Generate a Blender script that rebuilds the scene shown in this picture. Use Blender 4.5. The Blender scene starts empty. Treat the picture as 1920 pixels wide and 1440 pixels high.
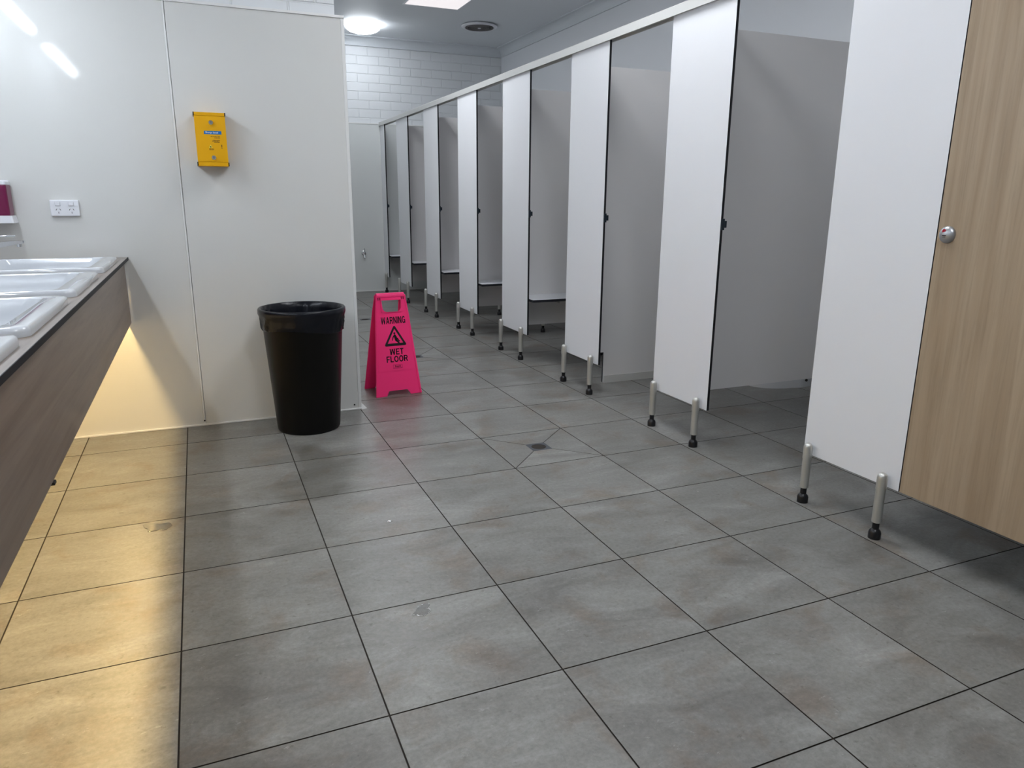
import bpy, bmesh, math, random
from mathutils import Vector, Matrix
from mathutils.geometry import tessellate_polygon
random.seed(7)
S = bpy.context.scene
COL = S.collection
PI = math.pi

# ---------------------------------------------------------------- camera
cam_d = bpy.data.cameras.new('camera'); cam = bpy.data.objects.new('camera', cam_d); COL.objects.link(cam)
R_ = Vector((0.92112215, -0.38921475, 0.00677212)); U_ = Vector((0.090599, 0.23126731, 0.96866261)); F_ = Vector((0.37858395, 0.89164304, -0.24828791))
M = Matrix((R_, U_, -F_)).transposed().to_4x4(); M.translation = Vector((0.141062, -1.894959, 1.170278))
cam.matrix_world = M
cam_d.sensor_width = 36; cam_d.lens = 1364.139 * 36 / 1920; cam_d.clip_start = .02; cam_d.clip_end = 60
S.camera = cam

# ---------------------------------------------------------------- world, exposure
w = bpy.data.worlds.new('world'); S.world = w; w.use_nodes = True
w.node_tree.nodes['Background'].inputs[0].default_value = (.8, .88, 1, 1)
w.node_tree.nodes['Background'].inputs[1].default_value = .05
S.view_settings.view_transform = 'Standard'; S.view_settings.look = 'None'
S.view_settings.exposure = 0.3; S.view_settings.gamma = 1
S.view_settings.use_curve_mapping = False
# lamp strengths (lamps of the room, plus added unseen ceiling fill lights)
E_VANITY = 34.0; E_OYSTER = 20.0; E_FILL = 11.5; E_STRIP = 62.0; E_SKY = .62
C_COOL = (.86, .93, 1.0); C_WARM = (1.0, .70, .29)

# ---------------------------------------------------------------- materials
def mat(name, col, rough=.5, metal=0, spec=.5, emit=None, es=0, coat=0, trans=0, ior=1.45, sheen=0):
    m = bpy.data.materials.new(name); m.use_nodes = True
    b = m.node_tree.nodes['Principled BSDF']
    b.inputs['Base Color'].default_value = (*col, 1); b.inputs['Roughness'].default_value = rough
    b.inputs['Metallic'].default_value = metal; b.inputs['Specular IOR Level'].default_value = spec
    b.inputs['Coat Weight'].default_value = coat; b.inputs['Transmission Weight'].default_value = trans; b.inputs['IOR'].default_value = ior
    if emit: b.inputs['Emission Color'].default_value = (*emit, 1); b.inputs['Emission Strength'].default_value = es
    return m
def N(m, t, **k):
    n = m.node_tree.nodes.new(t)
    for a, v in k.items():
        if a in n.inputs.keys(): n.inputs[a].default_value = v
        else: setattr(n, a, v)
    return n
def L(m, a, b): m.node_tree.links.new(a, b)
def bsdf(m): return m.node_tree.nodes['Principled BSDF']
def noise(m, vec, scale, detail=4, rough=.6, dist=0):
    n = N(m, 'ShaderNodeTexNoise'); n.inputs['Scale'].default_value = scale; n.inputs['Detail'].default_value = detail
    n.inputs['Roughness'].default_value = rough; n.inputs['Distortion'].default_value = dist
    if vec: L(m, vec, n.inputs['Vector'])
    return n.outputs['Fac']
def ramp(m, fac, stops):
    n = N(m, 'ShaderNodeValToRGB'); e = n.color_ramp.elements
    while len(e) < len(stops): e.new(.5)
    for s, (p, c) in zip(e, stops): s.position = p; s.color = c if len(c) == 4 else (*c, 1)
    L(m, fac, n.inputs[0]); return n.outputs[0]
def mix(m, fac, a, b, mode='MIX'):
    n = N(m, 'ShaderNodeMix', data_type='RGBA', blend_type=mode)
    for s, v in ((n.inputs[0], fac), (n.inputs[6], a), (n.inputs[7], b)):
        if isinstance(v, (int, float)): s.default_value = v
        elif isinstance(v, tuple): s.default_value = v if len(v) == 4 else (*v, 1)
        else: L(m, v, s)
    return n.outputs[2]
def bump(m, h, strength=.2, dist=.002):
    n = N(m, 'ShaderNodeBump'); n.inputs['Strength'].default_value = strength; n.inputs['Distance'].default_value = dist
    L(m, h, n.inputs['Height']); L(m, n.outputs[0], bsdf(m).inputs['Normal'])
def objco(m, scale=(1, 1, 1), rot=(0, 0, 0)):
    t = N(m, 'ShaderNodeTexCoord'); mp = N(m, 'ShaderNodeMapping'); mp.inputs['Scale'].default_value = scale; mp.inputs['Rotation'].default_value = rot
    L(m, t.outputs['Object'], mp.inputs[0]); return mp.outputs[0]

MT = {}
def tile_mat():
    m = mat('porcelain_tile', (.2, .2, .19), .38)
    tc = N(m, 'ShaderNodeTexCoord'); at = N(m, 'ShaderNodeAttribute', attribute_name='tile_random')
    vm = N(m, 'ShaderNodeVectorMath', operation='MULTIPLY_ADD'); L(m, at.outputs['Color'], vm.inputs[0]); vm.inputs[1].default_value = (37, 53, 0)
    L(m, tc.outputs['Object'], vm.inputs[2]); v = vm.outputs[0]
    mp = N(m, 'ShaderNodeMapping'); mp.inputs['Scale'].default_value = (1, 2.3, 1); mp.inputs['Rotation'].default_value = (0, 0, .12); L(m, v, mp.inputs[0]); vs = mp.outputs[0]
    cloud = noise(m, vs, 3.4, 8, .66, .7)
    base = ramp(m, cloud, [(.28, (.140, .134, .122)), (.44, (.190, .185, .172)), (.57, (.225, .222, .209)), (.72, (.295, .292, .279))])
    brown = noise(m, v, 4.6, 5, .62, .5)
    bf = ramp(m, brown, [(.52, (0, 0, 0)), (.68, (1, 1, 1))])
    c1 = mix(m, bf, base, mix(m, 1.0, base, (.80, .64, .52), 'MULTIPLY'))
    c1 = mix(m, .62, base, c1)
    fine = noise(m, v, 75, 6, .75)
    ff = ramp(m, fine, [(.3, (.80, .80, .80)), (.7, (1.20, 1.20, 1.20))])
    c2 = mix(m, 1.0, c1, ff, 'MULTIPLY')
    dots = ramp(m, noise(m, v, 38, 3, .6), [(.28, (.72, .70, .68)), (.36, (1, 1, 1))])
    c2 = mix(m, 1.0, c2, dots, 'MULTIPLY')
    mp2 = N(m, 'ShaderNodeMapping'); mp2.inputs['Scale'].default_value = (1, 2.0, 1); mp2.inputs['Rotation'].default_value = (0, 0, .5); L(m, v, mp2.inputs[0])
    scr = noise(m, mp2.outputs[0], 17, 9, .8, 1.4)
    sf = ramp(m, scr, [(.61, (0, 0, 0)), (.69, (1, 1, 1))])
    c3 = mix(m, sf, c2, (.46, .46, .44)); c3 = mix(m, .7, c2, c3)
    sep = N(m, 'ShaderNodeSeparateColor'); L(m, at.outputs['Color'], sep.inputs[0])
    br = N(m, 'ShaderNodeMapRange'); br.inputs[3].default_value = .93; br.inputs[4].default_value = 1.07; L(m, sep.outputs[2], br.inputs[0])
    cb = N(m, 'ShaderNodeCombineColor'); [L(m, br.outputs[0], cb.inputs[i]) for i in range(3)]
    c4 = mix(m, 1.0, c3, cb.outputs[0], 'MULTIPLY')
    # damp mopped smears: smoother and a little darker, of their own irregular shape
    mp3 = N(m, 'ShaderNodeMapping'); mp3.inputs['Scale'].default_value = (1, 1.6, 1); L(m, tc.outputs['Object'], mp3.inputs[0])
    wet = ramp(m, noise(m, mp3.outputs[0], 1.5, 3, .5, .6), [(.57, (0, 0, 0)), (.66, (1, 1, 1))])
    c5 = mix(m, wet, c4, (.80, .80, .81), 'MULTIPLY'); c5 = mix(m, .35, c4, c5)
    # mopped damp film between the bin and the vanity, with its own rounded outline
    wob = N(m, 'ShaderNodeTexNoise'); wob.inputs['Scale'].default_value = 5; L(m, tc.outputs['Object'], wob.inputs['Vector'])
    wv = N(m, 'ShaderNodeVectorMath', operation='MULTIPLY_ADD'); L(m, wob.outputs['Color'], wv.inputs[0]); wv.inputs[1].default_value = (.13, .13, 0); L(m, tc.outputs['Object'], wv.inputs[2])
    film = None
    for px_, py_, rx_, ry_ in ((.62, 1.20, .22, .10), (.47, 1.02, .17, .13), (.55, 1.36, .07, .22), (.07, .93, .13, .10)):
        mm = N(m, 'ShaderNodeMapping'); mm.vector_type = 'TEXTURE'; mm.inputs['Location'].default_value = (px_ + .065, py_ + .065, 0); mm.inputs['Scale'].default_value = (rx_, ry_, 1); L(m, wv.outputs[0], mm.inputs[0])
        ln = N(m, 'ShaderNodeVectorMath', operation='LENGTH'); L(m, mm.outputs[0], ln.inputs[0])
        fc = ramp(m, ln.outputs['Value'], [(.90, (1, 1, 1)), (1.0, (0, 0, 0))])
        film = fc if film is None else mix(m, 1.0, film, fc, 'LIGHTEN')
    c5 = mix(m, film, c5, mix(m, 1.0, c5, (.80, .79, .77), 'MULTIPLY'))
    wet = mix(m, 1.0, wet, film, 'LIGHTEN')
    L(m, c5, bsdf(m).inputs['Base Color'])
    rr = ramp(m, cloud, [(.3, (.31,) * 3), (.7, (.43,) * 3)]); r2 = mix(m, wet, rr, (.29, .29, .29))
    L(m, r2, bsdf(m).inputs['Roughness'])
    bump(m, fine, .08, .001)
    return m
MT['tile'] = tile_mat()
m = mat('grout', (.030, .024, .018), .85); MT['grout'] = m

def laminate(name, col, rough):
    m = mat(name, col, rough); v = objco(m)
    n = noise(m, v, 2.2, 2, .5); bump(m, n, .012, .01)
    L(m, ramp(m, noise(m, v, 1.3, 3), [(.3, tuple(c * .97 for c in col)), (.7, col)]), bsdf(m).inputs['Base Color'])
    return m
MT['cladding'] = laminate('gloss_wall_cladding', (.70, .70, .68), .06)
MT['cladding_far'] = laminate('satin_wall_cladding', (.72, .74, .73), .22)
def brick_mat():
    m = mat('painted_brick', (.74, .76, .78), .55)
    t = N(m, 'ShaderNodeTexCoord'); s = N(m, 'ShaderNodeSeparateXYZ'); L(m, t.outputs['Object'], s.inputs[0])
    a = N(m, 'ShaderNodeMath', operation='ADD'); L(m, s.outputs[0], a.inputs[0]); L(m, s.outputs[1], a.inputs[1])
    c = N(m, 'ShaderNodeCombineXYZ'); L(m, a.outputs[0], c.inputs[0]); L(m, s.outputs[2], c.inputs[1])
    b = N(m, 'ShaderNodeTexBrick'); L(m, c.outputs[0], b.inputs['Vector']); b.offset = .5; b.squash = 1
    b.inputs['Scale'].default_value = 1; b.inputs['Brick Width'].default_value = .262; b.inputs['Row Height'].default_value = .0995
    b.inputs['Mortar Size'].default_value = .005; b.inputs['Mortar Smooth'].default_value = .6
    inv = N(m, 'ShaderNodeMath', operation='SUBTRACT'); inv.inputs[0].default_value = 1; L(m, b.outputs['Fac'], inv.inputs[1])
    n = noise(m, t.outputs['Object'], 30, 4); ad = N(m, 'ShaderNodeMath', operation='MULTIPLY_ADD'); L(m, n, ad.inputs[0]); ad.inputs[1].default_value = .12; L(m, inv.outputs[0], ad.inputs[2])
    bump(m, ad.outputs[0], .8, .006)
    return m
MT['brick'] = brick_mat()
def paint(name, col, rough=.6):
    m = mat(name, col, rough); bump(m, noise(m, objco(m), 90, 3), .05, .001); return m
MT['ceiling'] = paint('ceiling_paint', (.76, .79, .82)); MT['wallpaint'] = paint('wall_paint', (.74, .76, .79)); MT['cornice'] = paint('cornice_paint', (.66, .69, .72), .45)
MT['trim'] = mat('white_pvc_trim', (.78, .78, .77), .3)
def panel_mat(name, col, rough=.34):
    m = mat(name, col, rough); bump(m, noise(m, objco(m), 350, 2), .06, .0006); return m
MT['panel'] = panel_mat('white_compact_laminate', (.82, .83, .86)); MT['divider'] = panel_mat('pale_grey_compact_laminate', (.70, .69, .69), .3)
MT['core'] = mat('black_laminate_core', (.012, .014, .02), .4)
MT['alu'] = mat('satin_anodised_aluminium', (.56, .56, .53), .42, .75)
MT['railalu'] = mat('powder_coated_rail', (.62, .62, .60), .38, .3)
MT['rubber'] = mat('black_plastic', (.008, .008, .01), .3)
MT['bluecore'] = mat('dark_striker_plastic', (.012, .02, .03), .35)
def wood(name, cols, sc, rot, rough, knots=1):
    m = mat(name, cols[1], rough); v = objco(m, sc, rot)
    a = noise(m, v, 1, 6, .6, .9); b = noise(m, v, 5, 5, .7, .4)
    c = ramp(m, a, [(.3, cols[0]), (.5, cols[1]), (.7, cols[2])])
    d = ramp(m, b, [(.28, (.78, .76, .74)), (.5, (1, 1, 1)), (.75, (1.07, 1.05, 1.03))])
    L(m, mix(m, .8, c, mix(m, 1.0, c, d, 'MULTIPLY')), bsdf(m).inputs['Base Color'])
    return m
MT['oak'] = wood('oak_veneer_door', [(.31, .225, .145), (.37, .28, .19), (.42, .325, .225)], (1, 16, .55), (0, 0, 0), .42)
MT['vanitywood'] = wood('brown_vanity_laminate', [(.150, .106, .078), (.205, .153, .117), (.25, .192, .15)], (1, 1.0, 22), (0, 0, 0), .33)
MT['topwood'] = wood('greige_worktop_laminate', [(.20, .165, .14), (.25, .21, .182), (.29, .25, .22)], (22, 1.2, 1), (0, 0, 0), .35)
MT['charcoal'] = mat('charcoal_edge', (.014, .015, .017), .55, spec=.2)
MT['ceramic'] = mat('white_ceramic', (.60, .62, .65), .05, coat=.6)
MT['chrome'] = mat('chrome', (.82, .84, .86), .07, 1)
m = mat('black_bin_plastic', (.004, .0037, .0034), .36, spec=.22); MT['bin'] = m; bump(m, noise(m, objco(m), 260, 2), .15, .0006)
MT['bag'] = mat('black_bag_film', (.004, .005, .009), .27, spec=.35)
MT['pink'] = mat('fluorescent_pink_plastic', (1.0, .038, .21), .42, spec=.3)
bsdf(MT['pink']).inputs['Subsurface Weight'].default_value = 0
MT['print'] = mat('black_print', (.006, .004, .005), .5)
MT['logo'] = mat('dark_magenta_print', (.22, .0, .03), .5)
MT['yellow'] = mat('yellow_powder_coat', (.74, .37, .001), .45, spec=.3)
MT['blue'] = mat('blue_label', (.0, .14, .42), .4); MT['white'] = mat('white_plastic', (.80, .81, .85), .28)
MT['gapgrey'] = mat('shadow_gap_plastic', (.30, .30, .33), .6); MT['symbol'] = mat('pale_yellow_sticker', (.82, .74, .10), .5)
MT['wine'] = mat('magenta_soap', (.15, .008, .055), .3)
MT['red'] = mat('red_indicator', (.42, .01, .03), .3)
MT['satin'] = mat('satin_lock_metal', (.42, .43, .45), .36, .8)
MT['grille'] = mat('dark_dusty_grille', (.17, .16, .16), .7)
MT['drain'] = mat('drain_metal', (.07, .075, .09), .5, .3)
MT['darkhole'] = mat('drain_hole', (.004, .004, .005), .8)
def emis(name, col, st):
    return mat(name, (.8, .8, .8), .4, emit=col, es=st)
MT['tube'] = emis('vanity_diffuser', C_COOL, E_VANITY); MT['oyster'] = emis('oyster_diffuser', (.90, .95, 1), E_OYSTER)
MT['fill_light'] = emis('fill_light_diffuser', (.93, .96, 1), E_FILL)
MT['strip'] = emis('warm_led', C_WARM, E_STRIP); MT['sky'] = emis('skylight_diffuser', (1, .93, .94), E_SKY)
m = mat('water', (1, 1, 1), .02, trans=1, ior=1.33); MT['water'] = m

# ---------------------------------------------------------------- mesh helpers
def box(bm, a, b, mi=0, bev=0):
    x0, y0, z0 = a; x1, y1, z1 = b
    v = [bm.verts.new(p) for p in ((x0, y0, z0), (x1, y0, z0), (x1, y1, z0), (x0, y1, z0), (x0, y0, z1), (x1, y0, z1), (x1, y1, z1), (x0, y1, z1))]
    fs = [bm.faces.new([v[i] for i in q]) for q in ((0, 3, 2, 1), (4, 5, 6, 7), (0, 1, 5, 4), (1, 2, 6, 5), (2, 3, 7, 6), (3, 0, 4, 7))]
    for f in fs: f.material_index = mi
    if bev:
        es = list({e for f in fs for e in f.edges})
        r = bmesh.ops.bevel(bm, geom=es, offset=bev, segments=2, affect='EDGES', profile=.5)
        for f in r['faces']: f.material_index = mi
    return fs
def lathe(bm, prof, c=(0, 0, 0), n=32, mi=0, axis='z', smooth=True):
    rings = []
    for r, h in prof:
        ring = []
        for i in range(n):
            a = 2 * PI * i / n; p = (r * math.cos(a), r * math.sin(a), h)
            if axis == 'y': p = (p[0], p[2], p[1])
            if axis == 'x': p = (p[2], p[0], p[1])
            ring.append(bm.verts.new((p[0] + c[0], p[1] + c[1], p[2] + c[2])))
        rings.append(ring)
    for a, b in zip(rings, rings[1:]):
        for i in range(n):
            f = bm.faces.new((a[i], a[(i + 1) % n], b[(i + 1) % n], b[i])); f.smooth = smooth; f.material_index = mi
    for ring, pr in ((rings[0], prof[0]), (rings[-1], prof[-1])):
        if pr[0] > 1e-6:
            f = bm.faces.new(ring); f.material_index = mi
def loft(bm, rings, mi=0, cap0=True, cap1=True, smooth=True):
    R = [[bm.verts.new(p) for p in r] for r in rings]; n = len(R[0])
    for a, b in zip(R, R[1:]):
        for i in range(n):
            f = bm.faces.new((a[i], a[(i + 1) % n], b[(i + 1) % n], b[i])); f.smooth = smooth; f.material_index = mi
    if cap0: bm.faces.new(R[0]).material_index = mi
    if cap1: bm.faces.new(R[-1]).material_index = mi
def rrect(cx, cy, hx, hy, r, z, n=6):
    pts = []
    for sx, sy, a0 in ((1, 1, 0), (-1, 1, PI / 2), (-1, -1, PI), (1, -1, 3 * PI / 2)):
        for k in range(n + 1):
            a = a0 + PI / 2 * k / n
            pts.append((cx + sx * (hx - r) + r * math.cos(a), cy + sy * (hy - r) + r * math.sin(a), z))
    return pts
def prism(bm, loops, t0, t1, fn, mi=0):
    """flat shape with holes: loops of (u, v), extruded from t0 to t1, fn(u, v, t) -> xyz"""
    tri = tessellate_polygon([[Vector((u, v, 0)) for u, v in lp] for lp in loops])
    flat = [p for lp in loops for p in lp]
    A = [bm.verts.new(fn(u, v, t0)) for u, v in flat]; B = [bm.verts.new(fn(u, v, t1)) for u, v in flat]
    for t in tri:
        for V in (A, B):
            try: bm.faces.new([V[i] for i in t]).material_index = mi
            except ValueError: pass
    k = 0
    for lp in loops:
        n = len(lp)
        for i in range(n):
            j = (i + 1) % n; bm.faces.new((A[k + i], A[k + j], B[k + j], B[k + i])).material_index = mi
        k += n
def tube(bm, pts, rad, n=12, mi=0):
    rings = []; P = [Vector(p) for p in pts]
    for i, p in enumerate(P):
        d = (P[min(i + 1, len(P) - 1)] - P[max(i - 1, 0)]).normalized()
        a = d.cross(Vector((0, 0, 1))); a = a.normalized() if a.length > 1e-3 else Vector((1, 0, 0)); b = d.cross(a).normalized()
        r = rad[i] if isinstance(rad, (list, tuple)) else rad
        rings.append([tuple(p + a * r * math.cos(2 * PI * k / n) + b * r * math.sin(2 * PI * k / n)) for k in range(n)])
    loft(bm, rings, mi)
def obj(name, bm, mats, parent=None, loc=None, kind=None, angle=35):
    bmesh.ops.recalc_face_normals(bm, faces=bm.faces)
    me = bpy.data.meshes.new(name); bm.to_mesh(me); bm.free()
    for x in (mats if isinstance(mats, (list, tuple)) else [mats]): me.materials.append(MT[x] if isinstance(x, str) else x)
    o = bpy.data.objects.new(name, me); COL.objects.link(o)
    if any(p.use_smooth for p in me.polygons): me.set_sharp_from_angle(angle=math.radians(angle))
    if parent: o.parent = parent
    if loc: o.location = loc
    if kind: o['kind'] = kind
    return o
def thing(name, label, cat, loc=(0, 0, 0), rz=0, group=None):
    o = bpy.data.objects.new(name, None); COL.objects.link(o); o.location = loc; o.rotation_euler = (0, 0, rz); o.empty_display_size = .1
    o['label'] = label; o['category'] = cat
    if group: o['group'] = group
    return o
def tag(o, label, cat, group=None):
    o['label'] = label; o['category'] = cat
    if group: o['group'] = group
    return o
def dup(root, loc, label):
    r = root.copy(); COL.objects.link(r); r.location = loc; r['label'] = label
    for ch in list(root.children):
        c = ch.copy(); COL.objects.link(c); c.parent = r
        for g in list(ch.children):
            d = g.copy(); COL.objects.link(d); d.parent = c
    return r
def BM(): return bmesh.new()
def bobj(name, a, b, mats, parent=None, bev=0, **k):
    bm = BM(); box(bm, a, b, 0, bev); return obj(name, bm, mats, parent, **k)
def text(name, s, size, matname, parent, mtx, sx=1, weight=0, thick=.0004, align='CENTER'):
    cu = bpy.data.curves.new(name, 'FONT'); cu.body = s; cu.size = size; cu.align_x = align; cu.align_y = 'CENTER'; cu.extrude = thick; cu.offset = weight; cu.resolution_u = 4
    t = bpy.data.objects.new(name + '_c', cu); COL.objects.link(t)
    me = bpy.data.meshes.new_from_object(t.evaluated_get(bpy.context.evaluated_depsgraph_get()))
    bpy.data.objects.remove(t); bpy.data.curves.remove(cu)
    for v in me.vertices: v.co.x *= sx
    me.materials.clear(); me.materials.append(MT[matname])
    o = bpy.data.objects.new(name, me); COL.objects.link(o); o.parent = parent; o.matrix_local = mtx
    return o
def mx(origin, xa, ya):
    xa = Vector(xa).normalized(); ya = Vector(ya).normalized(); za = xa.cross(ya)
    m = Matrix((xa, ya, za)).transposed().to_4x4(); m.translation = Vector(origin); return m

# ---------------------------------------------------------------- room
XL, XR, YN, YF, ZC = -.78, 3.90, -4.6, 7.38, 2.99
YW, XE = 2.0925, .905       # face and end of the dividing wall
TX, TY = .45, .45245
def xline(i): return i * TX - (.015 if i == 5 else 0)
# floor: one mesh of tiles with real joints
bm = BM(); col = bm.loops.layers.color.new('tile_random')
G = .0021
def addpoly(pts, dz=None):
    c = (random.random(), random.random(), random.random(), 1)
    vs = [bm.verts.new(p) for p in pts]
    f = bm.faces.new(vs)
    if f.normal.z < 0: pass
    for l in f.loops: l[col] = c
    lo = [bm.verts.new((p[0], p[1], -.004)) for p in pts]; n = len(pts)
    for i in range(n):
        q = bm.faces.new((vs[i], vs[(i + 1) % n], lo[(i + 1) % n], lo[i]))
        q.material_index = 1
        for l in q.loops: l[col] = c
def dtile(i, j, cx, cy, h=.05):
    x0, x1, y0, y1 = xline(i) + G, xline(i + 1) - G, j * TY + G, (j + 1) * TY - G; g = .0016; zz = -.0022
    O = [(x0, y0), (x1, y0), (x1, y1), (x0, y1)]; I = [(cx - h, cy - h), (cx + h, cy - h), (cx + h, cy + h), (cx - h, cy + h)]
    for k in range(4):
        a, b, c, d = O[k], O[(k + 1) % 4], I[(k + 1) % 4], I[k]
        sx = ((b[0] - a[0]) > 0) - ((b[0] - a[0]) < 0); sy = ((b[1] - a[1]) > 0) - ((b[1] - a[1]) < 0)
        off = (sx * g * 1.4, sy * g * 1.4)
        addpoly([(a[0] + off[0], a[1] + off[1], 0), (b[0] - off[0], b[1] - off[1], 0), (c[0] - off[0], c[1] - off[1], zz), (d[0] + off[0], d[1] + off[1], zz)])
DR = {(3, 2): (1.572, 1.135), (3, 6): (1.572, 2.96 + .0), (3, 7): (1.575, 3.38), (3, 11): (1.575, 5.2)}
DR = {(3, 2): (1.572, 1.138), (3, 7): (1.576, 3.35), (3, 11): (1.578, 5.20)}
for i in range(-2, 9):
    for j in range(-11, 17):
        if (i, j) in DR: dtile(i, j, *DR[(i, j)]); continue
        x0, x1, y0, y1 = xline(i) + G, xline(i + 1) - G, j * TY + G, (j + 1) * TY - G
        x0 = max(x0, XL); x1 = min(x1, XR); y0 = max(y0, YN); y1 = min(y1, YF)
        if x1 - x0 > .01 and y1 - y0 > .01: addpoly([(x0, y0, 0), (x1, y0, 0), (x1, y1, 0), (x0, y1, 0)])
q = box(bm, (XL, YN, -.1), (XR, YF, -.0035), 1)
obj('floor', bm, ['tile', 'grout'], kind='structure')
bobj('ceiling', (XL - .1, YN - .1, ZC), (XR + .1, YF + .1, ZC + .1), 'ceiling', kind='structure')
bobj('wall_left', (XL - .12, YN, 0), (XL, YW, ZC), 'wallpaint', kind='structure')
bobj('wall_behind', (XL - .12, YN - .12, 0), (XR + .12, YN, ZC), 'wallpaint', kind='structure')
bobj('wall_right', (XR, YN, 0), (XR + .12, YF, ZC), 'wallpaint', kind='structure')
bobj('wall_far', (XE - .2, YF, 0), (XR + .12, YF + .12, ZC), 'brick', kind='structure')
t = bobj('trim_3', (XE - .1, YF - .012, 0), (XR, YF, 2.02), 'cladding_far', kind='structure')
bobj('trim_cap', (XE - .1, YF - .016, 2.02), (XR, YF, 2.032), 'trim', t)
bobj('skirting_bead', (XE - .1, YF - .018, 0), (XR, YF - .012, .012), 'trim', t)
# dividing wall that faces the camera: painted brick above, gloss cladding below
wm = bobj('wall_middle', (XL - .12, YW + .014, 0), (XE - .04, YF, ZC), 'brick', kind='structure')
for a, b in ((XL, .080), (.0905, XE - .012)):
    bobj('cladding_panel', (a, YW, .002), (b, YW + .014, 2.03), 'cladding', wm, bev=.001)
bobj('side_cladding_panel', (XE - .04, YW + .014, .002), (XE, YF - .02, 2.03), 'cladding', wm)
bobj('joint_strip', (.080, YW - .002, .004), (.0885, YW + .006, 2.03), 'trim', wm, bev=.001)
bobj('corner_strip', (XE - .014, YW - .002, .004), (XE + .002, YW + .02, 2.03), 'trim', wm, bev=.001)
bobj('capping_strip', (XL, YW - .006, 2.03), (XE + .003, YW + .016, 2.042), 'trim', wm, bev=.0015)
bobj('silicone_bead', (XL, YW - .008, 0), (XE + .004, YW + .002, .009), 'trim', wm, bev=.002)
bm = BM(); v = [bm.verts.new(p) for p in ((XE, YW - .008, 0), (XE + .035, YW + .004, 0), (XE, YW + .05, 0), (XE, YW + .01, .04))]
for q in ((0, 1, 2), (0, 1, 3), (1, 2, 3), (0, 2, 3)): bm.faces.new([v[i] for i in q])
obj('corner_fillet', bm, 'trim', wm)
for x in (.084, .868):
    bm = BM(); lathe(bm, [(.0001, YW - .004), (.004, YW - .004), (.0045, YW - .0005)], (x, 0, .026 if x < .5 else .03), 12, axis='y'); obj('screw_head', bm, 'rubber', wm)
# cornices: cove profile
def cove(n=8, s=.10):
    pts = [(0, 0), (.0, -s), (.018, -s), (.018, -s + .009)]
    for k in range(n + 1):
        a = PI / 2 * k / n; pts.append((.014 + (s - .030) * (1 - math.cos(a)), -s + .010 + (s - .022) * math.sin(a)))
    pts += [(s - .012, -.012), (s, -.010), (s, 0)]
    return pts
for nm, a, b in (('trim_1', 'far', 0), ('trim_2', 'right', 0)):
    bm = BM(); pr = cove()
    if a == 'far': fn = lambda u, v, t: (t, YF - u, ZC + v); r = (XE - .05, XR)
    else: fn = lambda u, v, t: (XR - u, t, ZC + v); r = (YN, YF)
    prism(bm, [pr], r[0], r[1], fn); obj(nm, bm, 'cornice', kind='structure')

# ---------------------------------------------------------------- lamps of the room and added fill lights
def batten(y0, y1, label):
    t = thing('vanity_light', label, 'light', (XL, (y0 + y1) / 2, 2.13), group='batten lights above the vanity'); h = (y1 - y0) / 2
    bm = BM(); box(bm, (0, -h, -.02), (.17, h, .045), 0, .004); obj('housing', bm, 'white', t)
    bm = BM(); prism(bm, [[(.105, -.0202), (.150, -.0202), (.150, -.040), (.142, -.050), (.113, -.050), (.105, -.040)]], -h + .01, h - .01, lambda u, v, s: (u, s, v)); obj('diffuser', bm, 'tube', t)
batten(.72, 1.86, 'white batten light above the basins, end nearest the dividing wall')
batten(-.98, .20, 'white batten light above the basins, next one towards the camera')
def oyster(x, y, m, label):
    t = thing('ceiling_light', label, 'light', (x, y, ZC))
    bm = BM(); lathe(bm, [(.165, 0), (.165, -.018), (.150, -.02)], n=48); obj('base_ring', bm, 'white', t)
    bm = BM(); lathe(bm, [(.150, -.020), (.186, -.020), (.187, -.028), (.178, -.048), (.15, -.068), (.10, -.084), (.05, -.090), (.0001, -.092)], n=48); obj('diffuser', bm, m, t)
oyster(2.0, 6.72, 'oyster', 'round glowing white dome light on the ceiling by the far brick wall')
def add_fill_light(x, y, label):  # added out-of-view fill lights that brighten the floor, cubicles and far end
    t = thing('fill_light', label, 'light', (x, y, ZC))
    bm = BM(); prism(bm, [[(-.30, -.60), (.30, -.60), (.30, .60), (-.30, .60)], [(-.285, -.585), (-.285, .585), (.285, .585), (.285, -.585)]], -.012, .0, lambda u, v, s: (u, v, s)); obj('frame', bm, 'white', t)
    bobj('diffuser', (-.285, -.585, -.009), (.285, .585, -.002), 'fill_light', t)
add_fill_light(1.75, 1.0, 'added rectangular fill light on the ceiling above the nearest floor drain')
add_fill_light(1.35, 4.0, 'added rectangular fill light on the ceiling above the cubicles with benches')
add_fill_light(1.1, -1.4, 'added rectangular fill light on the ceiling above the viewer')
t = thing('skylight_panel', 'pale pinkish flat rectangular panel set flush in the ceiling', 'ceiling panel', (2.46, 5.07, ZC))
bm = BM()
prism(bm, [[(-.285, -.615), (.285, -.615), (.285, .615), (-.285, .615)], [(-.27, -.60), (-.27, .60), (.27, .60), (.27, -.60)]], -.006, .0, lambda u, v, s: (u, v, s)); obj('frame', bm, 'white', t)
bobj('diffuser', (-.27, -.6, -.003), (.27, .6, -.001), 'sky', t)
t = thing('ceiling_vent', 'round white exhaust vent with dark dusty grille on the ceiling', 'vent', (3.17, 6.22, ZC))
bm = BM(); lathe(bm, [(.150, 0), (.150, -.012), (.195, -.012), (.197, -.020), (.19, -.026), (.165, -.030), (.158, -.024)], n=48); obj('ring', bm, 'white', t)
bm = BM(); lathe(bm, [(.158, -.020), (.12, -.026), (.05, -.029), (.0001, -.030)], n=40)
for r in (.03, .055, .08, .105, .13, .15):
    lathe(bm, [(r - .004, -.027), (r - .004, -.034), (r + .004, -.034), (r + .004, -.025)], n=36)
obj('grille', bm, 'grille', t)
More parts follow.
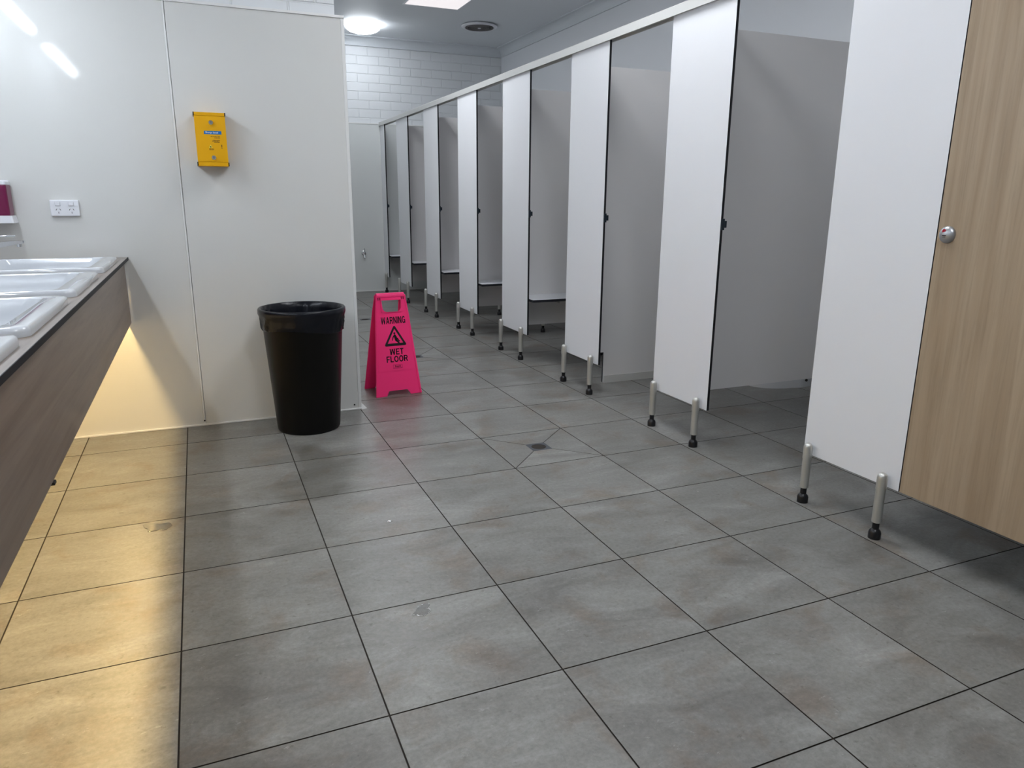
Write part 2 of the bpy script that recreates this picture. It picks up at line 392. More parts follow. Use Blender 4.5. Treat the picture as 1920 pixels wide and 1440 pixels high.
bm = BM(); lathe(bm, [(.018, -.03), (.018, -.037), (.0001, -.038)], n=20); obj('hub', bm, 'white', t)

# ---------------------------------------------------------------- floor drains
def drain(x, y, label):
    t = thing('floor_drain', label, 'drain', (x, y, -.003), group='drains down the middle of the floor')
    bm = BM(); n = 40; c = [(.036 * math.cos(2 * PI * k / n), .036 * math.sin(2 * PI * k / n)) for k in range(n)]
    prism(bm, [[(-.05, -.05), (.05, -.05), (.05, .05), (-.05, .05)], c], -.003, .001, lambda u, v, s: (u, v, s)); obj('square_frame', bm, 'drain', t)
    bm = BM(); lathe(bm, [(.036, -.0035), (.0001, -.0035)], n=32, mi=0)
    for k in range(-3, 4):
        hw = math.sqrt(max(.034 ** 2 - (k * .009) ** 2, 0)); box(bm, (k * .009 - .0014, -hw, -.0034), (k * .009 + .0014, hw, -.0012), 1)
    obj('grate', bm, ['darkhole', 'drain'], t)
drain(*DR[(3, 2)], 'small square floor drain with round dark grate, nearest one on open floor')
drain(*DR[(3, 7)], 'small dark floor drain just right of the pink sign')
drain(*DR[(3, 11)], 'small dark floor drain left of the pink sign, by the wall corner')

# ---------------------------------------------------------------- cubicles
XP = 2.30; TH = .013; ZB, ZT = .19, 2.005
PIL = [(-.25, .19), (.812, 1.268), (1.858, 2.305), (2.915, 3.40), (3.968, 4.435), (5.018, 5.485), (6.10, 6.575), (7.15, YF - .014)]
def foot(parent, y, x=-.030, z1=.247):
    bm = BM(); lathe(bm, [(.0165, .062), (.0165, z1 - .062)], (x, y, 0), 20); f = obj('leg', bm, 'alu', parent)
    bm = BM(); lathe(bm, [(.0178, z1 - .062), (.0178, z1 - .018), (.0165, z1 - .010), (.013, z1 - .004), (.007, z1 - .0005), (.0001, z1)], (x, y, 0), 20); obj('rounded_cap', bm, 'alu', f)
    bm = BM(); lathe(bm, [(.0215, 0), (.0215, .022), (.0185, .030), (.012, .036), (.012, .062)], (x, y, 0), 20); obj('boot', bm, 'rubber', f)
def laminate_panel(name, a, b, parent, face='panel'):
    """compact laminate board: faces white, narrow edges black"""
    bm = BM(); fs = box(bm, a, b)
    d = [b[i] - a[i] for i in range(3)]; ax = d.index(min(d))
    bm.normal_update()
    for f in fs:
        f.material_index = 0 if abs(f.calc_center_median()[ax] - (a[ax] + b[ax]) / 2) > d[ax] * .4 else 1
    return obj(name, bm, [face, 'core'], parent)
plab = ['white cubicle front panel beside the closed oak door, nearest and widest', 'white cubicle front panel with two feet, second from the oak door', 'white cubicle front panel third from the oak door, beside partition reaching the floor',
        'white cubicle front panel fourth from the oak door', 'white cubicle front panel fifth from the oak door', 'white cubicle front panel sixth from the oak door, right above the pink sign', 'narrow white cubicle front panel second from the far end', 'narrowest white cubicle front panel against the far wall']
for k, (y0, y1) in enumerate(PIL):
    t = thing('cubicle_front_panel', plab[k], 'partition panel', (XP, y0, 0), group='front panels of the cubicle row')
    wd = y1 - y0
    laminate_panel('board', (0, 0, ZB), (TH, wd, ZT), t)
    foot(t, .045 if k != 7 else .03)
    if k != 7: foot(t, wd - .05)
    if k > 0:
        bm = BM(); box(bm, (.002, -.008, 1.035), (.016, .0, 1.085), 0, .001); box(bm, (TH, -.004, 1.045), (TH + .018, .02, 1.075), 0, .001); obj('door_striker', bm, 'bluecore', t)
        bm = BM(); box(bm, (TH * .25, -.0022, ZB + .01), (TH * .75, 0, ZT - .01), 0); obj('rubber_buffer', bm, 'rubber', t)
# closed oak door and what it hinges on
t = thing('cubicle_door', 'closed oak woodgrain cubicle door at the right edge', 'door', (XP, -.875, 0))
laminate_panel('door_leaf', (0, 0, ZB), (TH, .621, ZT - .006), t, 'oak')
bm = BM(); box(bm, (TH + .0005, .60, ZB), (TH + .012, .628, ZT - .01)); obj('rebate_strip', bm, 'rubber', t)
lk = BM(); lathe(lk, [(.0265, 0), (.0265, -.004), (.0245, -.008), (.019, -.0125), (.011, -.0155), (.0001, -.0168)], (0, .586, 1.067), 36, axis='x'); lo = obj('privacy_lock', lk, 'satin', t)
bm = BM(); lathe(bm, [(.0058, -.0128), (.0058, -.0157), (.0001, -.0158)], (0, .5895, 1.0785), 16, axis='x'); obj('occupied_indicator', bm, 'red', lo)
bm = BM(); box(bm, (-.0176, .580, 1.0635), (-.0150, .592, 1.0655)); box(bm, (-.0172, .581, 1.0590), (-.0145, .591, 1.0600)); obj('coin_slot', bm, 'rubber', lo)
t = thing('cubicle_front_panel', 'white cubicle front panel on the hinge side of the oak door', 'partition panel', (XP, -1.33, 0), group='front panels of the cubicle row')
laminate_panel('board', (0, 0, ZB), (TH, .452, ZT), t); foot(t, .045); foot(t, .40)
# head rail
bm = BM(); x0, x1 = XP - .016, XP + .036
prism(bm, [[(x0, 2.0), (x0, 2.041), (x0 + .003, 2.044), (x1 - .003, 2.044), (x1, 2.041), (x1, 2.0), (x1 - .003, 2.0), (x1 - .003, 2.012), (x0 + .003, 2.012), (x0 + .003, 2.0)]], YN + .01, YF - .014, lambda u, v, s: (u, s, v))
tag(obj('head_rail', bm, 'railalu'), 'long silver rail running along the top of the cubicle front panels', 'rail')
# dividers
DV = [(-.03, 0), (1.035, 0), (2.122, 1), (3.160, 2), (4.205, 2), (5.255, 2), (6.335, 2)]
dl = ['grey divider panel behind the nearest front panel and oak door', 'tall grey divider panel in the widest open cubicle, toilet base below it', 'grey divider panel reaching down to the floor on a metal channel',
      'grey divider panel with a bench, fourth from the oak door', 'grey divider panel with a bench, fifth from the oak door', 'grey divider panel with a bench, sixth from the oak door', 'farthest grey divider panel with a bench']
ZD = 1.918
for k, (y, kind) in enumerate(DV):
    t = thing('divider_panel', dl[k], 'partition panel', (XP + TH, y, 0), group='divider panels between cubicles')
    W = XR - XP - TH; zb = .222 if kind != 1 else .006
    if kind != 1: laminate_panel('board', (.001, -TH / 2, zb), (W - .001, TH / 2, ZD), t, 'divider')
    else:
        bm = BM(); prism(bm, [[(.001, .205), (.001, ZD), (W - .001, ZD), (W - .001, zb), (.172, zb), (.172, .205)]], -TH / 2, TH / 2, lambda u, v, s: (u, s, v))
        bm.normal_update()
        for f in bm.faces: f.material_index = 0 if abs(f.normal.y) > .5 else 1
        obj('board', bm, ['divider', 'core'], t)
        bobj('floor_channel', (.178, -TH / 2 - .005, 0), (W - .001, TH / 2 + .005, .05), 'railalu', t, bev=.001)
    bobj('corner_angle', (.0, -.02, .9), (.003, -TH / 2, .95), 'railalu', t) if k == 99 else None
bl = ['white slab bench with black edge seen between third and fourth front panels', 'white slab bench seen between the fourth and fifth front panels', 'white slab bench seen between the fifth and sixth front panels', 'white slab bench seen between the sixth and seventh front panels', 'farthest slab bench, fixed to the far wall']
for k, y in enumerate([3.160 - TH / 2, 4.205 - TH / 2, 5.255 - TH / 2, 6.335 - TH / 2, YF - .0185]):
    t = thing('bench_seat', bl[k], 'bench', (XP + TH + .005, y - .001, .455), group='slab benches in the cubicles')
    W = XR - XP - TH - .01; D = .30
    laminate_panel('seat_board', (0, -D, -.018), (W, 0, 0), t, 'panel')
    for bx in (.24, 1.2):
        bm = BM(); box(bm, (bx, -.24, -.022), (bx + .03, 0, -.018)); box(bm, (bx, -.24, -.040), (bx + .004, 0, -.022)); obj('bracket', bm, 'alu', t)
    bm = BM(); lathe(bm, [(.0165, -.455 + .06), (.0165, -.018)], (.60, -D + .045, 0), 16); f = obj('leg', bm, 'alu', t)
    bm = BM(); lathe(bm, [(.0215, -.455), (.0215, -.433), (.0185, -.425), (.012, -.419), (.012, -.393)], (.60, -D + .045, 0), 16); obj('boot', bm, 'rubber', f)
# toilet seen below the divider
t = thing('toilet', 'white toilet pan seen below the divider of the nearest open cubicle', 'toilet', (XR - .002, 1.72, 0))
def egg(cx, hx, hy, z, n=36):
    out = []
    for k in range(n):
        a = 2 * PI * k / n; c, s = math.cos(a), math.sin(a)
        x = -hx * (abs(c) ** .9) * (1 if c > 0 else -1)
        out.append((cx + x, hy * s * (1 if c < 0 else .93), z))
    return out
bm = BM(); loft(bm, [egg(-.29, .27, .175, 0), egg(-.29, .27, .172, .02), egg(-.29, .262, .158, .09), egg(-.30, .27, .160, .22), egg(-.32, .30, .178, .32), egg(-.33, .32, .185, .385), egg(-.33, .315, .180, .392)]); obj('pan', bm, 'ceramic', t)
bm = BM(); loft(bm, [egg(-.36, .29, .185, .393), egg(-.36, .293, .188, .405), egg(-.36, .29, .185, .425), egg(-.36, .27, .17, .432)]); obj('seat_lid', bm, 'white', t)
bm = BM(); loft(bm, [rrect(-.075, 0, .07, .18, .03, .392), rrect(-.078, 0, .075, .19, .03, .78), rrect(-.078, 0, .078, .194, .03, .785), rrect(-.078, 0, .078, .194, .03, .81)]); obj('cistern', bm, 'ceramic', t)
bm = BM(); lathe(bm, [(.009, -.178), (.009, -.172), (.003, -.170)], (-.24, 0, .045), 14, axis='y'); obj('fixing_cap', bm, 'rubber', t)
# wall tap by the far wall
t = thing('wall_tap', 'small chrome tap on the far wall, left of the cubicles', 'tap', (2.035, YF - .014, .482))
bm = BM(); lathe(bm, [(.028, 0), (.028, -.005), (.022, -.010), (.016, -.02), (.016, -.045), (.019, -.05), (.019, -.062), (.0001, -.066)], n=24, axis='y'); obj('body', bm, 'chrome', t)
bm = BM(); tube(bm, [(0, -.045, -.01), (0, -.055, -.035), (0, -.057, -.052)], [.012, .012, .0135]); obj('spout', bm, 'chrome', t)
bm = BM(); tube(bm, [(0, -.054, .01), (0, -.056, .03), (-.002, -.06, .062)], [.007, .0055, .007]); obj('lever', bm, 'chrome', t)

# ---------------------------------------------------------------- vanity
YV0, YV1 = -1.72, YW - .009
CX = -.18; BX0, BX1 = -.70, -.203
BC = [(1.555, .283), (.835, .296), (.150, .283), (-.475, .283)]
bm = BM(); zt, zb = .880, .867
hx0, hx1 = BX0 + .03, BX1 - .022
box(bm, (hx1, YV0, zb), (CX - .001, YV1, zt)); box(bm, (XL + .004, YV0, zb), (hx0, YV1, zt))
ys = [YV1]
for c, h in BC: ys += [c + h - .03, c - h + .03]
ys.append(YV0)
for a, b in zip(ys[::2], ys[1::2]): box(bm, (hx0, b, zb), (hx1, a, zt))
wt = thing('worktop', 'long greige woodgrain worktop with dark edge holding the basins', 'countertop', (0, 0, 0))
obj('slab', bm, 'topwood', wt)
bobj('front_edging', (CX - .001, YV0, zb - .001), (CX + .001, YV1, zt + .0003), 'charcoal', wt)
vc = thing('vanity_cabinet', 'brown woodgrain vanity front panel floating above the lit floor', 'cabinet', (0, 0, 0))
bobj('front_panel', (-.218, YV0, .562), (-.200, YV1, zb - .003), 'vanitywood', vc, bev=.0008)
bobj('end_panel', (XL + .004, YV0, .562), (-.219, YV0 + .018, zb - .003), 'vanitywood', vc)
bobj('edge_bead', (-.2005, YV1 - .0005, .562), (-.1975, YV1 + .006, zb - .002), 'trim', vc)
bobj('panel_joint_clip', (-.212, -.145, .556), (-.196, -.125, .5625), 'rubber', vc)
bobj('light_rail', (-.292, YV0 + .02, .735), (-.2185, YV1, .750), 'white', vc)
t = thing('led_strip', 'warm glowing strip light hidden behind the vanity front', 'light', (0, 0, 0))
bobj('led_tape', (-.283, YV0 + .03, .728), (-.258, YV1 - .004, .7345), 'strip', t)
def basin(cy, h, label):
    t = thing('basin', label, 'basin', (0, cy, .88), group='drop-in basins in the worktop')
    cx, hx = (BX0 + BX1) / 2, (BX1 - BX0) / 2
    bm = BM(); r = []
    r.append(rrect(cx, 0, hx, h, .035, .0006)); r.append(rrect(cx, 0, hx, h, .035, .012)); r.append(rrect(cx, 0, hx - .002, h - .002, .034, .019)); r.append(rrect(cx, 0, hx - .007, h - .007, .03, .022))
    ix, ih = hx - .045, h - .028
    c2 = cx - .006
    r.append(rrect(c2, 0, ix, ih, .045, .0215)); r.append(rrect(c2, 0, ix - .004, ih - .004, .043, .018))
    r.append(rrect(c2, 0, ix - .02, ih - .012, .05, -.02)); r.append(rrect(c2 - .01, 0, ix - .06, ih - .03, .06, -.075)); r.append(rrect(c2 - .015, 0, ix - .11, ih - .08, .06, -.096)); r.append(rrect(c2 - .02, 0, .03, .03, .028, -.101))
    loft(bm, r, cap0=False, cap1=True); obj('bowl', bm, 'ceramic', t, angle=60)
    bm = BM(); lathe(bm, [(.024, -.1005), (.024, -.098), (.016, -.096), (.0001, -.0955)], (c2 - .02, 0, 0), 24); obj('waste_plug', bm, 'chrome', t)
    return t
bl = ['white ceramic basin at the far end of the worktop by the wall', 'white ceramic basin second from the wall end', 'white ceramic basin third from the wall end', 'white ceramic basin nearest the camera, cut by the left frame edge']
for (c, h), l in zip(BC, bl): basin(c, h, l)
def tap(y, label):
    t = thing('mixer_tap', label, 'tap', (-.655, y, .9015), group='mixer taps of the basins')
    bm = BM(); lathe(bm, [(.027, 0), (.027, .006), (.022, .010), (.021, .085), (.019, .098), (.0001, .10)], n=28); obj('body', bm, 'chrome', t)
    bm = BM(); loft(bm, [[(x, yy * w_, z + zz * h_) for yy, zz in ((-1, -1), (1, -1), (1, 1), (-1, 1))] for x, z, w_, h_ in ((.0, .062, .018, .014), (.05, .070, .017, .012), (.10, .078, .016, .009), (.148, .083, .015, .006), (.152, .084, .014, .004))], smooth=False); obj('spout', bm, 'chrome', t)
    bm = BM(); lathe(bm, [(.0095, .064), (.0095, .078)], (.132, 0, 0), 16); obj('aerator', bm, 'chrome', t)
    bm = BM(); box(bm, (-.02, -.012, .104), (.125, .012, .110), 0, .002); lathe(bm, [(.018, .1), (.018, .106)], n=20); obj('lever', bm, 'chrome', t)
tap(1.60, 'chrome mixer tap with flat spout over the far basin')
# soap dispenser on the dividing wall
t = thing('soap_dispenser', 'magenta soap dispenser with white base at the left edge', 'dispenser', (-.665, YW, 1.06))
bm = BM(); loft(bm, [rrect(0, -.055, .050, .048, .012, .018), rrect(0, -.055, .052, .050, .012, .025), rrect(0, -.055, .052, .050, .012, .145), rrect(0, -.055, .050, .048, .012, .15)], smooth=False); obj('soap_bottle', bm, 'wine', t)
bm = BM(); loft(bm, [rrect(0, -.054, .052, .050, .010, .1502), rrect(0, -.054, .052, .050, .012, .163), rrect(0, -.054, .046, .044, .012, .168)], smooth=False); obj('top_cap', bm, 'white', t)
bm = BM(); loft(bm, [rrect(.008, -.062, .056, .050, .008, -.014), rrect(.006, -.06, .052, .048, .008, .0175)], smooth=False); obj('push_base', bm, 'white', t)
bobj('back_plate', (-.046, -.006, -.01), (.046, -.0005, .17), 'white', t)

# ---------------------------------------------------------------- power outlet
t = thing('power_outlet', 'white double power outlet on the wall left of the yellow box', 'power outlet', (-.4135, YW, 1.109))
bm = BM()
for a in ((.0585, .0365, 0), ): pass
fnw = lambda u, v, s: (u, -s, v)
R3 = [[(x, -d, z) for x, z, _ in rrect(0, 0, hx, hz, r, 0)] for hx, hz, r, d in ((.0585, .0365, .004, .0003), (.0585, .0365, .004, .010), (.0575, .0355, .005, .0135), (.0555, .0335, .006, .0150))]
loft(bm, R3, smooth=False); obj('face_plate', bm, 'white', t)
for sx in (-1, 1):
    bm = BM(); loft(bm, [[(x + sx * .0265, -d, z + .0185) for x, z, _ in rrect(0, 0, hx, hz, .0015, 0)] for hx, hz, d in ((.0100, .0082, .0150), (.0100, .0082, .0180), (.0090, .0072, .0192))], smooth=False); sw = obj('rocker_switch', bm, 'white', t)
    bobj('switch_gap', (sx * .0265 - .0107, -.01525, .0185 - .0089), (sx * .0265 + .0107, -.0149, .0185 + .0089), 'gapgrey', sw)
    bm = BM(); o = sx * .0265
    for cx_, cz, ang, ln in ((-.0078, -.0065, -.52, .0042), (.0078, -.0065, .52, .0042), (0, -.0205, 0, .0044)):
        c, s_ = math.cos(ang), math.sin(ang); w_ = .0011
        prism(bm, [[(o + cx_ + c * a - s_ * b, cz + s_ * a * -1 * -1 + c * b) for a, b in ((-w_, -ln), (w_, -ln), (w_, ln), (-w_, ln))]], .0148, .0152, fnw)
    obj('socket_slots', bm, 'rubber', t)

# ---------------------------------------------------------------- yellow sharps box
bx, bz, bw, bh, bd = .239, 1.427, .1365, .242, .092
t = thing('sharps_box', 'yellow metal sharps disposal box mounted on the white wall', 'disposal box', (bx, YW, bz))
hw, hh = bw / 2, bh / 2
bm = BM(); box(bm, (-hw + .0015, -bd + .004, -hh + .004), (hw - .0015, -.0005, hh - .004), 0, .001); obj('housing', bm, 'yellow', t)
bobj('front_cover', (-hw + .0005, -bd, -hh + .0185), (hw - .0005, -bd + .004, hh - .0165), 'yellow', t, bev=.0008)
for z0, z1 in ((hh - .0155, hh), (-hh, -hh + .0175)):
    bm = BM(); box(bm, (-hw, -bd - .001, z0), (hw, -.001, z1), 0, .0012); c = obj('end_band', bm, 'yellow', t)
    for sx in (-1, 1):
        bm = BM(); x = sx * hw; box(bm, (min(x, x + sx * .003) - (.002 if sx > 0 else 0), -bd - .0022, z0 + (.001 if z0 > 0 else .001)), (max(x, x + sx * .003) + (.002 if sx < 0 else 0), -.002, z1 + .0005), 0, .001); obj('corner_cap', bm, 'rubber', c)
for z in (.0755, -.0825):
    bm = BM(); lathe(bm, [(.0115, -bd + .0002), (.0115, -bd - .005), (.0095, -bd - .008), (.0001, -bd - .0085)], (.004, 0, z), 24, axis='y'); lo = obj('cam_lock', bm, 'chrome', t)
    bm = BM(); box(bm, (.003, -bd - .0092, z - .005), (.005, -bd - .008, z + .005)); obj('keyhole', bm, 'rubber', lo)
bobj('name_label', (-.030, -bd - .0006, .0235), (.047, -bd, .0385), 'blue', t)
Y_ = lambda x, z, d=.0009: mx((x, -bd - d, z), (1, 0, 0), (0, 0, 1))
text('label_text', 'Sharps bowl', .0115, 'white', t, Y_(-.024, .031), weight=.0001, thick=.0002, align='LEFT')
bm = BM(); fn = lambda u, v, s: (u, -bd - s, v)
for z, x0, ws in ((.0125, -.002, (.010, .006, .012, .004, .010)), (.0065, .014, (.006, .008, .012)), (-.0035, .008, (.012, .005, .014)), (-.0085, .003, (.008, .011, .010, .004)), (-.0135, .011, (.014, .012))):
    x = x0
    for w_ in ws: prism(bm, [[(x, z), (x + w_ - .0015, z), (x + w_ - .0015, z + .0022), (x, z + .0022)]], 0, .0004, fn); x += w_
obj('small_print', bm, 'print', t)
bm = BM(); prism(bm, [[(-.014, -.038), (.002, -.038), (-.006, -.023)]], 0, .0004, fn); sy = obj('biohazard_sticker', bm, 'symbol', t)
bm = BM()
for a in (90, 210, 330):
    cx_, cz = -.006 + .0024 * math.cos(math.radians(a)), -.0335 + .0024 * math.sin(math.radians(a))
    prism(bm, [[(cx_ + .0019 * math.cos(k * PI / 5), cz + .0019 * math.sin(k * PI / 5)) for k in range(10)]], .0004, .0007, fn)
obj('biohazard_mark', bm, 'print', sy)
bm = BM(); x = -.013
for w_ in (.007, .005, .009): prism(bm, [[(x, -.0475), (x + w_ - .001, -.0475), (x + w_ - .001, -.0455), (x, -.0455)]], 0, .0004, fn); x += w_
x = -.013
for w_ in (.010, .012): prism(bm, [[(x, -.0435), (x + w_ - .001, -.0435), (x + w_ - .001, -.0415), (x, -.0415)]], 0, .0004, fn); x += w_
obj('sticker_caption', bm, 'print', sy)
bm = BM()
for z in (-.040, -.034, -.030, -.026): prism(bm, [[(.0415, z), (.0455, z), (.0455, z + .003), (.0415, z + .003)]], 0, .0004, fn)
obj('side_mark', bm, 'print', t)

# ---------------------------------------------------------------- rubbish bin with liner
BXC = (.588, 1.872, 0)
t = thing('rubbish_bin', 'tall round black plastic rubbish bin against the white wall', 'bin', BXC)
bm = BM(); H = .628
lathe(bm, [(.140, .004), (.152, .0), (.157, .006), (.159, .02), (.198, H - .035), (.200, H - .032), (.207, H - .03), (.211, H - .024), (.212, H - .008), (.207, H), (.199, H + .001), (.196, H - .006), (.154, .02), (.0001, .018)], n=72); obj('bin_body', bm, 'bin', t)
def liner():
    bm = BM(); n = 144; rings = []
    rnd = random.Random(3); ph = [rnd.uniform(0, 6.28) for _ in range(14)]
    def wr(a, s): return sum(math.sin(a * f + ph[i] + s * (1 + i * .4)) * w_ for i, (f, w_) in enumerate(((5, .3), (9, .45), (14, .5), (23, .5), (31, .35), (47, .25))))
    prof = [(.1000, .10, .02), (.145, .16, .012), (.165, .30, .009), (.180, .45, .007), (.188, .55, .005), (.1935, .60, .0022), (.197, H + .001, .0008), (.203, H + .0035, .0004), (.2095, H + .0025, .0004), (.2135, H - .003, .0004), (.2140, H - .010, .0004), (.2138, H - .022, .0005), (.2065, H - .036, .003), (.2035, H - .052, .005), (.2015, H - .070, .0055), (.1998, H - .090, .005), (.1985, H - .108, .004)]
    for k, (r, z, w_) in enumerate(prof):
        ring = []
        for i in range(n):
            a = 2 * PI * i / n
            zz = z; rr = r + abs(wr(a, k * .5)) * w_ if k > 10 else r - abs(wr(a, k * .35)) * w_ * 1.5
            if k == len(prof) - 1: zz = z - .012 * math.sin(a + .9) + .006 * math.sin(3 * a + 1) ; rr = .1985 - (H - .035 - zz) * .0664 + .0022 + abs(wr(a, 3)) * .0035
            if 12 <= k < len(prof) - 1: rr = max(rr, .1985 - (H - .035 - zz) * .0664 + .002)
            ring.append((rr * math.cos(a), rr * math.sin(a), zz))
        rings.append(ring)
    loft(bm, rings, cap0=True, cap1=False)
    o = obj('bin_liner', bm, 'bag', None, loc=BXC, angle=80)
    return tag(o, 'shiny black plastic bag lining the rubbish bin and folded over its rim', 'bin liner')
liner()

# ---------------------------------------------------------------- pink wet floor sign
t = thing('wet_floor_sign', 'pink folding wet floor warning sign beside the wall corner', 'sign', (1.170, 2.425, 0), math.radians(5))
TL = math.atan2(.108, .600); LN = .610
def face(side):       # side -1: towards the camera, +1: rear leaf
    c, s = math.cos(TL), math.sin(TL)
    def fn(u, v, d): # d = outward offset
        return (u, side * (.116 - v * s + d * c), v * c + d * s)
    return fn
def arc(cx, cy, r, a0, a1, n=5): return [(cx + r * math.cos(math.radians(a0 + (a1 - a0) * k / n)), cy + r * math.sin(math.radians(a0 + (a1 - a0) * k / n))) for k in range(n + 1)]
outer = [(-.1445, 0), (-.078, 0), (-.062, .030), (-.005, .031), (.055, .030), (.075, 0), (.1445, 0), (.104, .50), (.0935, .590)] + arc(.080, .597, .014, 0, 90, 4) + [(0, .6155)] + arc(-.080, .597, .014, 90, 180, 4) + [(-.0935, .590), (-.104, .50)]
hole = arc(-.030, .534, .028, 180, 270) + arc(.030, .534, .028, 270, 360) + [(.061, .576), (-.061, .576)]
hole_rear = arc(-.030, .500, .030, 180, 270) + arc(.030, .500, .030, 270, 360) + [(.061, .574), (-.061, .574)]
for side, nm in ((-1, 'front_leaf'), (1, 'rear_leaf')):
    bm = BM(); f = face(side)
    hl = hole if side < 0 else hole_rear; prism(bm, [outer, hl], 0, .006, f)
    # raised rim left and right plus the raised text field
    fld = [(-.1185, .150), (.1185, .150), (.0985, .485), (-.0985, .485)]
    prism(bm, [fld], .006, .0082, f)
    for sx in (-1, 1): prism(bm, [[(sx * .1435, .002), (sx * .134, .002), (sx * .086, .585), (sx * .0925, .585)][::sx]], .006, .0095, f)
    if side < 0: prism(bm, [arc(-.058, .512, .008, 180, 270) + arc(.058, .512, .008, 270, 360) + [(.066, .580), (-.066, .580)], [(x * 1.0, y) for x, y in hole]], .006, .0105, f)
    obj(nm, bm, 'pink', t)
bm = BM(); prism(bm, [[(math.cos(k * PI / 8) * .019, .588 + math.sin(k * PI / 8) * .022) for k in range(9)] + [(-.015, .578), (.015, .578)]], -.086, .086, lambda u, v, s: (s, u, v)); obj('hinge_handle', bm, 'pink', t)
bm = BM(); f = face(-1)
for u in (-.080, -.068, .066, .078): bm = BM(); prism(bm, [[(u - .0022, .578), (u + .0022, .578), (u + .0022, .594), (u - .0022, .594)]], .0, .0108, f); obj('hinge_slot', bm, 'logo', t)
c_, s_ = math.cos(TL), math.sin(TL)
def SM(u, v, d=.0086):
    o = Vector(f(u, v, d)); return mx(o, (1, 0, 0), (0, s_, c_))
def seg(pts, w, wx=None):
    out = []
    for a, b in zip(pts, pts[1:]):
        a, b = Vector(a), Vector(b); d = (b - a).normalized(); n = Vector((-d.y, d.x)) * w / 2; out.append([tuple(a + n), tuple(a - n), tuple(b - n), tuple(b + n)])
    return out
def rect(x0, y0, x1, y1): return [(x0, y0), (x1, y0), (x1, y1), (x0, y1)]
def ringarc(cx, cy, rx, ry, a0, a1, w, n=18):
    O = [(cx + rx * math.cos(math.radians(a0 + (a1 - a0) * k / n)), cy + ry * math.sin(math.radians(a0 + (a1 - a0) * k / n))) for k in range(n + 1)]
    I = [(cx + (rx - w) * math.cos(math.radians(a0 + (a1 - a0) * k / n)), cy + (ry - w) * math.sin(math.radians(a0 + (a1 - a0) * k / n))) for k in range(n + 1)]
    return [[O[k], O[k + 1], I[k + 1], I[k]] for k in range(n)]
T = .19
GL = {  # letter: (width, outlines) in units of the cap height
 'W': (1.0, [[(0, 1), (.19, 1), (.33, 0), (.15, 0)], [(.15, 0), (.33, 0), (.57, 1), (.43, 1)], [(.43, 1), (.57, 1), (.85, 0), (.67, 0)], [(.67, 0), (.85, 0), (1, 1), (.81, 1)]]),
 'A': (.76, [[(0, 0), (.20, 0), (.46, 1), (.28, 1)], [(.56, 0), (.76, 0), (.48, 1), (.30, 1)], rect(.16, .22, .60, .38)]),
 'R': (.70, [rect(0, 0, T, 1), rect(.1, .84, .40, 1), rect(.1, .42, .42, .58), [(.36, .48), (.50, .50), (.70, 0), (.49, 0)]] + ringarc(.38, .71, .30, .29, -90, 90, .165)),
 'N': (.72, [rect(0, 0, T, 1), rect(.72 - T, 0, .72, 1), [(0, 1), (.20, 1), (.72, 0), (.52, 0)]]),
 'I': (T, [rect(0, 0, T, 1)]),
 'G': (.76, ringarc(.38, .5, .38, .52, 38, 322, .185, 30) + [rect(.40, .38, .75, .53), rect(.58, .02, .75, .5)]),
 'E': (.62, [rect(0, 0, T, 1), rect(0, .83, .61, 1), rect(0, 0, .62, .17), rect(0, .42, .57, .58)]),
 'T': (.64, [rect(.32 - T / 2, 0, .32 + T / 2, 1), rect(0, .83, .64, 1)]),
 'F': (.58, [rect(0, 0, T, 1), rect(0, .83, .58, 1), rect(0, .40, .53, .56)]),
 'L': (.58, [rect(0, 0, T, 1), rect(0, 0, .58, .17)]),
 'O': (.78, ringarc(.39, .5, .39, .52, 0, 360, .19, 36))}
def word(name, w, h, width, cx, v0, gap=.10):
    tot = sum(GL[c][0] for c in w) + gap * (len(w) - 1); k = width / tot; x = 0; bm = BM()
    for ch in w:
        for poly in GL[ch][1]:
            vs = [bm.verts.new(f(cx - width / 2 + (x + px_) * k, v0 + py_ * h, .0087)) for px_, py_ in poly]; bm.faces.new(vs)
        x += GL[ch][0] + gap
    bmesh.ops.solidify(bm, geom=list(bm.faces), thickness=-.0004)
    return obj(name, bm, 'print', t)
word('warning_text', 'WARNING', .042, .152, .002, .434)
word('wet_text', 'WET', .037, .087, .006, .247)
word('floor_text', 'FLOOR', .037, .134, .006, .203)
bm = BM()
def rtri(R, cy, r):
    P = [(0, cy + R), (-R * .88, cy - R * .56), (R * .88, cy - R * .56)]; out = []
    for i in range(3):
        p, a, b = Vector(P[i]), Vector(P[i - 1]), Vector(P[(i + 1) % 3]); d1 = (a - p).normalized(); d2 = (b - p).normalized()
        for k in range(7):
            s = k / 6; q = p + d1 * r * (1 - s) ** 2 + d2 * r * s ** 2; out.append((q.x + .004, q.y))
    return out
prism(bm, [rtri(.082, .346, .016), rtri(.056, .3475, .003)], .0082, .0088, f); obj('warning_triangle', bm, 'print', t)
bm = BM()
def limb(pts, ws):
    for (a, b), (w0, w1) in zip(zip(pts, pts[1:]), zip(ws, ws[1:])):
        a, b = Vector(a), Vector(b); d = (b - a).normalized(); nn = Vector((-d.y, d.x)); ang = math.atan2(nn.y, nn.x)
        poly = [(a.x + w0 * math.cos(ang + PI * k / 6), a.y + w0 * math.sin(ang + PI * k / 6)) for k in range(7)] + [(b.x + w1 * math.cos(ang + PI + PI * k / 6), b.y + w1 * math.sin(ang + PI + PI * k / 6)) for k in range(7)]
        prism(bm, [[(x * 1.15 + .003, .346 + y * 1.15) for x, y in poly]], .0082, .0088, f)
limb([(-.001, .026), (-.001, .0265)], [.0052, .0052])
limb([(.000, .014), (.004, .000), (.006, -.010)], [.0062, .0058, .0060])
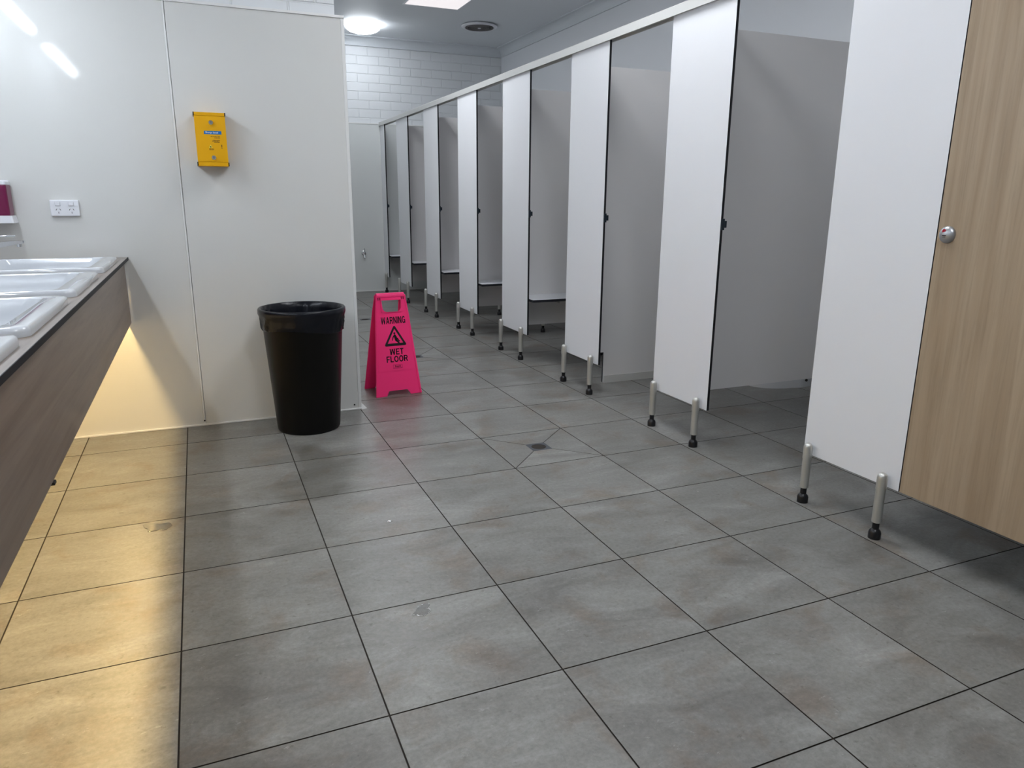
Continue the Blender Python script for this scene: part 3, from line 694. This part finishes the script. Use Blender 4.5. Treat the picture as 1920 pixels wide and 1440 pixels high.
limb([(-.003, .015), (-.010, .006), (-.014, -.010)], [.0032, .0026, .0020])
limb([(.006, -.010), (.016, -.020), (.024, -.030), (.026, -.027)], [.0055, .0042, .0026, .0015])
limb([(.006, -.008), (.013, -.002), (.022, -.016), (.025, -.014)], [.0045, .0038, .0024, .0014])
limb([(.003, .014), (.009, .006), (.009, -.004)], [.0026, .0022, .0018])
obj('slipping_figure', bm, 'print', t)
bm = BM(); prism(bm, [[(-.024, .164), (.034, .164), (.034, .187), (-.024, .187)], [(-.0228, .1652), (-.0228, .1858), (.0328, .1858), (.0328, .1652)]], .0082, .0086, f)
for k in range(6): prism(bm, [[(-.019 + k * .0088, .1672), (-.0135 + k * .0088, .1672), (-.0135 + k * .0088, .1692), (-.019 + k * .0088, .1692)]], .0082, .0086, f)
obj('maker_logo', bm, 'logo', t)
text('maker_text', 'Rapid', .0165, 'logo', t, SM(.006, .177), weight=.0004, sx=1.0)

# ---------------------------------------------------------------- water on the floor
def puddle(cx, cy, rx, ry, rot, seed, label, h=.0006):
    rnd = random.Random(seed); p = [rnd.uniform(0, 6.28) for _ in range(5)]; n = 64
    def pt(a, s, z):
        r = 1 + .22 * math.sin(2 * a + p[0]) + .16 * math.sin(3 * a + p[1]) + .09 * math.sin(5 * a + p[2]) + .05 * math.sin(9 * a + p[3])
        x, y = rx * r * s * math.cos(a), ry * r * s * math.sin(a); c, q = math.cos(rot), math.sin(rot)
        return (x * c - y * q, x * q + y * c, z)
    bm = BM(); loft(bm, [[pt(2 * PI * k / n, s, z) for k in range(n)] for s, z in ((1, 0.0001), (.985, h * .5), (.95, h * .85), (.8, h), (.3, h))], cap0=True, cap1=True)
    tag(obj('puddle', bm, 'water', None, loc=(cx, cy, 0)), label, 'puddle', 'water spots on the floor')
puddle(.645, -.050, .036, .022, .6, 2, 'small clear water spot glinting on the foreground tiles')
puddle(-.095, .855, .040, .050, .2, 9, 'water spot on the warmly lit tiles beside the vanity')
puddle(.70, .58, .010, .007, .2, 5, 'tiny water drop on the middle tiles below the bin')
